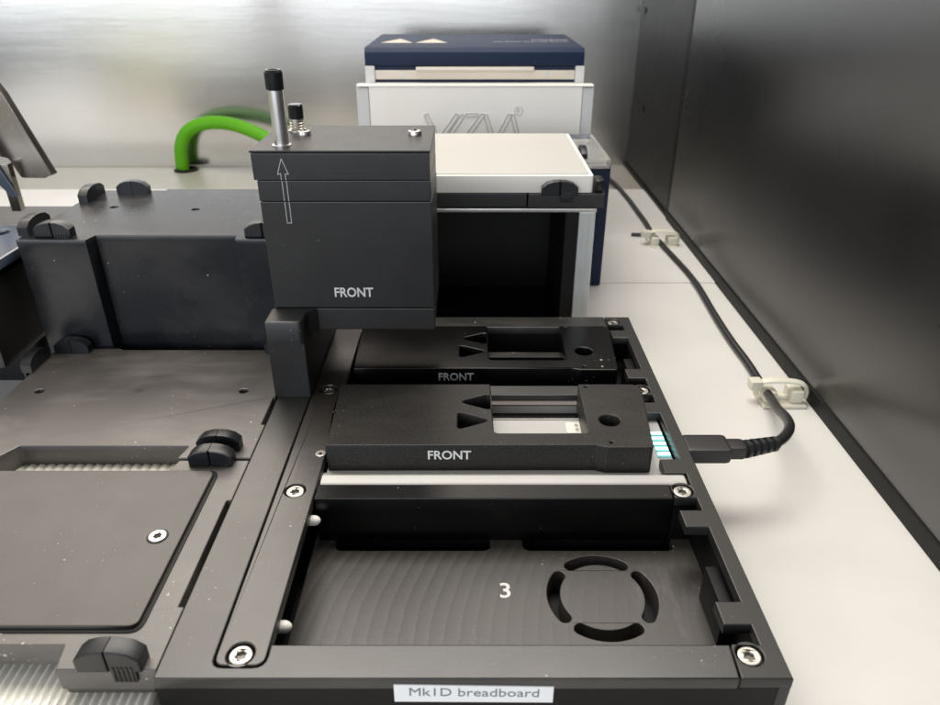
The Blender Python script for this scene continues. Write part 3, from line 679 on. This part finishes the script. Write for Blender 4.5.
# ------------------------------------------------------------------ green hose and its grommet
g = G(); g.lathe([(13.5, 0), (13.5, 1.6), (12, 2.4), (9.2, 2.4), (9.0, 0)], (-326, 826, TZ - .5), 32)
gm = single(g, 'grommet', M_deep, (-326, 826, TZ), 'black rubber grommet in the grey rear floor where the green hose enters', 'grommet')
hp = [(-331, 829, TZ - 20), (-331, 829, TZ + 8), (-328, 827, -8), (-318, 826, 9), (-296, 822, 18.5), (-268, 818, 19.5), (-238, 810, 12), (-205, 800, -4), (-180, 780, -20), (-150, 770, -27), (-110, 770, -27)]
single(G().tube(hp, 7.2, 18, smooth=3), 'green_hose', M_green, (-331, 829, TZ), 'thick bright green hose arching up from the rear floor', 'hose')

# ------------------------------------------------------------------ usb cable
uc = thing('usb_cable', (104, 242, TZ), 'black USB cable plugged into the board and running back along the wall', 'cable')
g = G()
g.box(88.4, 107.5, 236.2, 248.4, -9.4, -2.0, 2.2); g.box(105, 114.3, 238.4, 246.2, -8.9, -2.6, 1.8); g.obj('plug', M_cable, uc)
g = G()
dirv = Vector((1, .30, -.02)).normalized(); st_ = Vector((113.6, 242.0, -5.8))
g.tube([st_, st_ + dirv * 17], lambda u: 2.9 - .6 * u, 16)
for k in range(5):
    c0 = st_ + dirv * (1.6 + 3.3 * k); g.tube([c0 - dirv * 1.15, c0 - dirv * .8, c0 + dirv * .8, c0 + dirv * 1.15], lambda u, k=k: (3.0 if u in (0, 1) else 3.9) - .16 * k, 18)
g.obj('strain_relief', M_cable, uc)
e0 = st_ + dirv * 15
cp = [tuple(e0), (135, 252.5, -7.5), (143.5, 265, -10.5), (148.5, 280, -15), (151.5, 296, -21), (157, 316, -27), (161.2, 340, TZ + 2.6), (162.5, 365, TZ + 2.4), (161.5, 390, TZ + 2.4), (163, 436, TZ + 2.4), (165.3, 470, TZ + 2.4), (165.3, 500, TZ + 2.4), (162.5, 535, TZ + 2.4), (159.6, 568, TZ + 3), (157.5, 590, TZ + 2.4), (159.5, 620, TZ + 2.4), (158.8, 660, TZ + 2.4), (158.5, 700, TZ + 2.4), (154.7, 770, TZ + 2.4), (146, 800, TZ + 2.4), (120, 825, TZ + 2.4), (85, 830, TZ + 2.4)]
g = G(); g.tube(cp, 2.3, 14, smooth=3); g.obj('cable_lead', M_cable, uc)
# adhesive cable mounts with a nylon tie
def mount(x, y, label, yaw=0, src=None):
    t = thing('cable_mount', (x, y, TZ), label, 'cable mount', 'nylon cable mounts along the black wall')
    g = G(); g.box(x - 10, x + 13, y - 8, y + 8, TZ + .1, TZ + 1.8, .6)
    g.box(x - 9, x - 2, y - 5.5, y + 5.5, TZ + 1.2, TZ + 8.5, 2.0); g.box(x + 4.5, x + 12, y - 5.5, y + 5.5, TZ + 1.2, TZ + 9.0, 2.2)
    g.tube([(x - 2.5, y, TZ + 3.2), (x + 2, y, TZ + 1.6), (x + 5.5, y, TZ + 3.4)], 1.6, 8, smooth=2)
    g.obj('saddle', M_nylon, t)
    g = G(); arc = [(x - 11.5, y + 1, TZ + 4), (x - 12, y + 1, TZ + 10), (x - 8, y, TZ + 12.8), (x + 2, y - 1, TZ + 13.4), (x + 11, y - 1, TZ + 12), (x + 14.6, y - 1, TZ + 8.4), (x + 14.2, y - 1, TZ + 3)]
    g.tube(arc, 2.3, 8, smooth=2, flat=.45); g.obj('tie', M_nylon, t)
    g = G(); g.box(x - 16.0, x - 9.6, y - 2.4, y + 4.2, TZ + 7.6, TZ + 13, 1.0); g.obj('tie_head', M_nylon, t)
    return t
mount(165.0, 326, 'translucent nylon cable mount nearest the board, looping over the black cable')
m2 = mount(160.0, 570, 'translucent nylon cable mount farther back beside the cable, near the panel seam')
g = G(); g.tube([(148, 590, TZ + 3), (140, 592, TZ + 2.5)], 1.5, 8); g.obj('tie_tail', M_cable, m2)

# unseen rack added left of the frame so the steel wall mirrors yellow-green bands
tr = thing('reflection_rack', (-625, 130, TZ), 'added off-frame rack with yellow-green bands, mirrored as blurred yellow smears in the steel wall', 'rack')
g = G(); g.box(-745, -505, 90, 168, TZ + .1, 24, 2); g.obj('body', M_satin, tr)
g = G(); g.box(-745.5, -504.5, 89.5, 168.5, 24.2, 46, 2); g.obj('lid', M_yell, tr)
g = G(); g.box(-700, -520, 168.1, 172, -28, -14, 1); g.obj('band', M_yell, tr)
